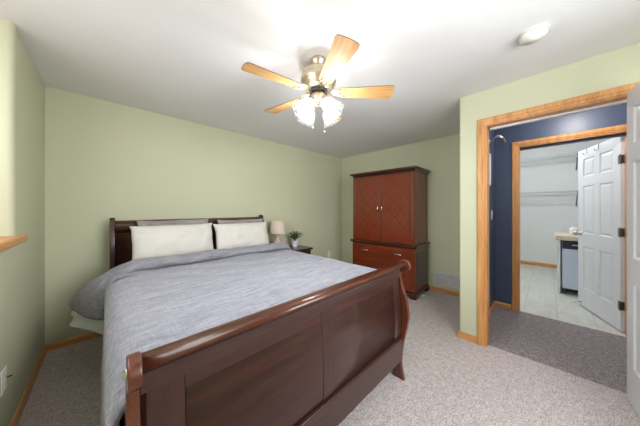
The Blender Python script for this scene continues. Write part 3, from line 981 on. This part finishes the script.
for i in range(5):
    a = rad(26.75 + 72 * i)
    T = T0 @ Matrix.Translation((0, 0, FZ)) @ Matrix.Rotation(a, 4, 'Z')
    # blade iron: a scrolled bracket
    m = MB()
    m.tube([T @ Vector(p) for p in ((0.06, 0, 0.018), (0.10, 0.0, 0.022), (0.14, 0.0, 0.004), (0.17, 0.0, -0.006))], [0.011, 0.012, 0.012, 0.010], 8)
    for s in (-1, 1):
        m.tube([T @ Vector(p) for p in ((0.09, s * 0.004, 0.016), (0.115, s * 0.028, 0.008), (0.15, s * 0.034, 0.0), (0.18, s * 0.022, -0.007), (0.20, s * 0.03, -0.008 - s * 0.004))], [0.006, 0.008, 0.008, 0.007, 0.005], 7)
    iron = m.build('blade_iron', M['fanmetal'], fan, smooth=True)
    Tb = T @ Matrix.Rotation(rad(-11), 4, 'X')
    pts = [(0.160, -0.036), (0.170, -0.046), (0.310, -0.056), (0.455, -0.066), (0.532, -0.071), (0.551, -0.066), (0.559, -0.05), (0.563, 0.0), (0.559, 0.05), (0.551, 0.066), (0.532, 0.071), (0.455, 0.066), (0.310, 0.056), (0.170, 0.046), (0.160, 0.036)]
    # the blade keeps its grain along its own length: built round the origin, then placed
    m = MB(); m.prism(pts, -0.003, 0.003, 'Z')
    b = m.build('blade', M['blade'], None, local=True)
    b.data.materials.append(M['bladeedge'])
    for p in b.data.polygons:
        if abs(p.normal.z) < 0.5: p.material_index = 1
    b.parent = fan
    b.matrix_local = Matrix.Translation((-FX, -FY, -H)) @ Tb
# shades
shade_az = [rad(-133.5 + d) for d in (-48, 42, 132, 222)]
for a in shade_az:
    tilt = rad(37)
    c = Vector((FX + 0.07 * cos(a), FY + 0.07 * sin(a), 2.12))
    ax = Vector((cos(a) * sin(tilt), sin(a) * sin(tilt), -cos(tilt)))
    q = ax.to_track_quat('Z', 'X').to_matrix().to_4x4()
    T = Matrix.Translation(c) @ q
    m = MB()
    m.tube([Vector((FX + 0.04 * cos(a), FY + 0.04 * sin(a), 2.13)), Vector((FX + 0.06 * cos(a), FY + 0.06 * sin(a), 2.125)), c], 0.010, 10)
    m.lathe([(0.0005, -0.006), (0.024, -0.004), (0.027, 0.012), (0.025, 0.026), (0.0005, 0.027)], 20, T)
    so = m.build('shade_socket', M['fanmetal'], fan, smooth=True)
    m = MB()
    m.lathe([(0.026, 0.014), (0.032, 0.028), (0.048, 0.05), (0.056, 0.08), (0.058, 0.105), (0.064, 0.128), (0.078, 0.148)], 48, T, lambda t, z: 0.05 * max(0, (z - 0.09) / 0.06) * cos(t * 8))
    m.build('glass_shade', M['shade'], so, smooth=True, solid=0.002)
    m = MB(); m.sphere((0, 0, 0), (0.02, 0.02, 0.027), 14)
    bmesh.ops.transform(m.bm, matrix=T @ Matrix.Translation((0, 0, 0.062)), verts=m.bm.verts[:])
    m.build('bulb', M['bulb'], so, smooth=True)
    pt = bpy.data.lights.new('bulb_light', 'POINT'); pt.energy = 7.5; pt.color = (0.95, 0.97, 0.97); pt.shadow_soft_size = 0.03
    po = bpy.data.objects.new('bulb_light', pt); COL.objects.link(po)
    po.parent = fan; po.location = (T @ Vector((0, 0, 0.095))) - Vector((FX, FY, H))
m = MB()
for (dx, dy, l) in ((0.02, -0.03, 0.20), (-0.03, 0.015, 0.17)):
    m.tube([(FX + dx, FY + dy, 2.11), (FX + dx * 1.3, FY + dy * 1.3, 2.10), (FX + dx * 1.3, FY + dy * 1.3, 2.10 - l)], 0.0014, 5)
    m.sphere((FX + dx * 1.3, FY + dy * 1.3, 2.10 - l - 0.008), (0.005, 0.005, 0.01), 8)
m.build('pull_chain', M['fanmetal'], fan, smooth=True)

# smoke detector
sd = thing('smoke_detector', (2.365, -3.155, H), 'round white smoke detector on the ceiling near the doorway', 'smoke detector')
m = MB(); m.lathe([(0.0005, 2.4395), (0.074, 2.4395), (0.074, 2.431), (0.0005, 2.4305)], 40, Matrix.Translation((2.365, -3.155, 0)))
m.build('mounting_plate', M['plastic'], sd, bevel=0.001)
m = MB(); m.lathe([(0.0005, 2.43), (0.064, 2.43), (0.067, 2.426), (0.066, 2.414), (0.056, 2.402), (0.03, 2.397), (0.028, 2.393), (0.0005, 2.392)], 40, Matrix.Translation((2.365, -3.155, 0)))
m.build('cover', M['plastic'], sd, smooth=True)

# ------------------------------------------------------------------ wall fittings
vent = thing('air_grille', (XA, -2.17, 0.215), 'white return air grille low on the green wall right of the armoire', 'air vent')
m = MB(); m.box(XA - 0.004, XA - 0.0005, -2.385, -1.955, 0.128, 0.302); m.build('backing', M['grille_dark'], vent)
m = MB()
m.box(XA - 0.012, XA - 0.0045, -2.40, -1.94, 0.300, 0.318); m.box(XA - 0.012, XA - 0.0045, -2.40, -1.94, 0.113, 0.131)
m.box(XA - 0.012, XA - 0.0045, -2.40, -2.382, 0.131, 0.300); m.box(XA - 0.012, XA - 0.0045, -1.958, -1.94, 0.131, 0.300)
m.box(XA - 0.012, XA - 0.0045, -2.178, -2.162, 0.131, 0.300)
m.build('frame', M['grille'], vent, bevel=0.002)
m = MB()
for i in range(15):
    z = 0.1375 + i * 0.0112
    for ya, yb in ((-2.381, -2.179), (-2.161, -1.959)):
        m.prism([(XA - 0.011, z - 0.003), (XA - 0.0045, z + 0.003), (XA - 0.0045, z + 0.0045), (XA - 0.011, z - 0.0015)], ya, yb, 'Y')
m.build('louvres', M['grille'], vent)

def outlet(loc, normal_axis, label, name='wall_outlet', group=None, w=0.075, h=0.118):
    o = thing(name, loc, label, 'outlet' if name == 'wall_outlet' else 'light switch', group)
    def bx(m, a0, a1, d0, d1, z0, z1):
        if normal_axis == '+x': m.box(d0, d1, a0, a1, z0, z1)
        else: m.box(a0, a1, -d1, -d0, z0, z1)
    m = MB(); bx(m, -w / 2, w / 2, 0.0005, 0.006, -h / 2, h / 2); m.build('cover_plate', M['plastic'], o, bevel=0.003, local=True)
    if name == 'wall_outlet':
        for z in (-0.022, 0.022):
            m = MB(); bx(m, -0.018, 0.018, 0.0062, 0.009, z - 0.015, z + 0.015); s = m.build('socket', M['plastic'], o, bevel=0.004, local=True)
            m = MB(); bx(m, -0.008, -0.005, 0.0091, 0.0094, z - 0.004, z + 0.006); bx(m, 0.005, 0.008, 0.0091, 0.0094, z - 0.004, z + 0.006)
            m.build('slot', M['black'], s, local=True)
    else:
        m = MB(); bx(m, -0.016, 0.016, 0.0062, 0.011, -0.032, 0.032); m.build('rocker', M['plastic'], o, bevel=0.003, local=True)
    return o
outlet((3.787, 0, 0.36), '-y', 'white wall outlet low on the back wall between nightstand and corner')
lo = outlet((0, -1.175, 0.385), '+x', 'white wall outlet with a small plug low on the left wall', w=0.085, h=0.125)
m = MB(); m.tube([(0.0095, 0.022, 0.004), (0.02, 0.022, 0.004), (0.024, 0.026, 0.003)], 0.004, 8); m.build('plug', M['black'], lo, smooth=True, local=True)
outlet((3.967, YD - 0.128, 1.235), '-y', 'white light switch on the navy hall wall', 'light_switch')

# curved metal arm on the navy hall wall and the narrow frame below it
ha = thing('wall_hook', (3.80, YD - 0.128, 2.14), 'curved silver metal arm fixed high on the navy hall wall', 'wall hook')
m = MB(); m.lathe([(0.0005, 0), (0.03, 0), (0.03, 0.005), (0.014, 0.012), (0.0005, 0.013)], 20, Matrix.Translation((3.80, YD - 0.1285, 2.14)) @ Matrix.Rotation(pi / 2, 4, 'X'))
m.build('wall_plate', M['nickel'], ha, smooth=True)
y0 = YD - 0.141
m = MB(); m.tube([(3.80, y0, 2.14), (3.795, y0 - 0.02, 2.155), (3.79, y0 - 0.045, 2.178), (3.79, y0 - 0.065, 2.188), (3.80, y0 - 0.085, 2.185), (3.83, y0 - 0.105, 2.165), (3.86, y0 - 0.122, 2.135), (3.875, y0 - 0.130, 2.118)], [0.008, 0.009, 0.011, 0.014, 0.018, 0.020, 0.018, 0.014], 10)
m.build('arm', M['nickel'], ha, smooth=True)
pf = thing('wall_frame', (3.69, YD - 0.128, 1.60), 'narrow white frame seen edge-on on the navy hall wall', 'picture frame')
m = MB()
for a in ((3.56, 3.82, 1.96, 1.985), (3.56, 3.82, 1.60, 1.625), (3.56, 3.58, 1.625, 1.96), (3.80, 3.82, 1.625, 1.96)):
    m.box(a[0], a[1], YD - 0.146, YD - 0.129, a[2], a[3])
m.build('frame', M['white'], pf, bevel=0.003)
m = MB(); m.box(3.5805, 3.7995, YD - 0.136, YD - 0.1295, 1.6255, 1.9595); m.build('mat_board', M['plastic'], pf)

# ------------------------------------------------------------------ laundry room
def wire_shelf(z, label, y0, y1, hooks=False):
    s = thing('wire_shelf', (7.6, (y0 + y1) / 2, z), label, 'shelf', 'wire shelves in the laundry room')
    m = MB()
    n = int((y1 - y0) / 0.028)
    for i in range(n + 1):
        y = y0 + (y1 - y0) * i / n
        m.box(7.24, 7.594, y - 0.0018, y + 0.0018, z - 0.002, z + 0.002)
        m.box(7.24, 7.2436, y - 0.0018, y + 0.0018, z - 0.075, z - 0.002)
    for x, zz in ((7.242, z - 0.006), (7.242, z - 0.075), (7.42, z - 0.006), (7.58, z - 0.006)):
        m.box(x - 0.0035, x + 0.0035, y0, y1, zz - 0.0035, zz + 0.0035)
    m.build('wire_deck', M['wire'], s)
    m = MB(); m.tube([(7.255, y0, z - 0.085), (7.255, y1, z - 0.085)], 0.011, 8)
    m.build('hang_rail', M['wire'], s, smooth=True)
    for y in (y0 + 0.06, -3.64, y1 - 0.06):
        m = MB(); m.tube([(7.25, y, z - 0.012), (7.594, y, z - 0.30)], 0.009, 6); m.tube([(7.594, y, z - 0.32), (7.594, y, z - 0.26)], 0.011, 6)
        m.build('bracket', M['steel_dark'], s, smooth=True)
    return s
wire_shelf(2.46, 'upper white wire shelf high on the laundry wall', -4.2, -2.15)
wire_shelf(1.69, 'lower white wire shelf on the laundry wall', -4.2, -2.15)
dw = thing('dishwasher', (5.80, -3.68, 0), 'pale blue grey appliance with a dark control strip under the laundry counter', 'appliance')
m = MB(); m.box(5.50, 6.08, -3.97, -3.37, 0.085, 0.82); m.build('body', M['appl'], dw, bevel=0.004)
m = MB(); m.box(5.475, 5.4995, -3.965, -3.375, 0.09, 0.695); m.build('door', M['appl'], dw, bevel=0.006)
m = MB(); m.box(5.47, 5.4995, -3.965, -3.375, 0.70, 0.818); cp = m.build('control_panel', M['panel'], dw, bevel=0.004)
m = MB()
m.box(5.466, 5.4695, -3.70, -3.475, 0.755, 0.767)
m.build('display_strip', M['appl'], cp, bevel=0.001)
m = MB(); m.box(5.56, 6.06, -3.95, -3.39, 0.03, 0.0845); m.build('toe_kick', M['black'], dw)
for y in (-3.40, -3.94):
    for x in (5.52, 6.04):
        m = MB(); m.lathe([(0.0005, 0), (0.018, 0), (0.018, 0.012), (0.01, 0.016), (0.01, 0.0845), (0.0005, 0.0846)], 12, Matrix.Translation((x, y, 0)))
        m.build('foot', M['steel_dark'], dw)
ct = thing('counter', (5.80, -4.0, 0), 'beige laundry countertop with a white end panel', 'counter')
m = MB(); m.box(5.43, 6.12, -5.08, -3.30, 0.83, 0.90); m.build('countertop', M['counter'], ct, bevel=0.006)
m = MB(); m.box(5.46, 6.10, -3.352, -3.332, 0, 0.8295); m.build('end_panel', M['white'], ct, bevel=0.002)
m = MB(); m.box(5.50, 6.10, -5.08, -4.0, 0.0, 0.8295); m.build('cabinet', M['white'], ct, bevel=0.003)
bt = thing('soap_bottle', (5.62, -3.50, 0.901), 'white bottle standing on the laundry counter beside the open door', 'bottle')
m = MB(); m.lathe([(0.0005, 0), (0.045, 0), (0.048, 0.006), (0.048, 0.10), (0.04, 0.115), (0.02, 0.122), (0.0005, 0.123)], 20); m.build('bottle_body', M['plastic'], bt, smooth=True, local=True)
m = MB(); m.lathe([(0.0005, 0.1235), (0.02, 0.1235), (0.02, 0.145), (0.0005, 0.146)], 14); m.build('cap', M['plastic'], bt, local=True)
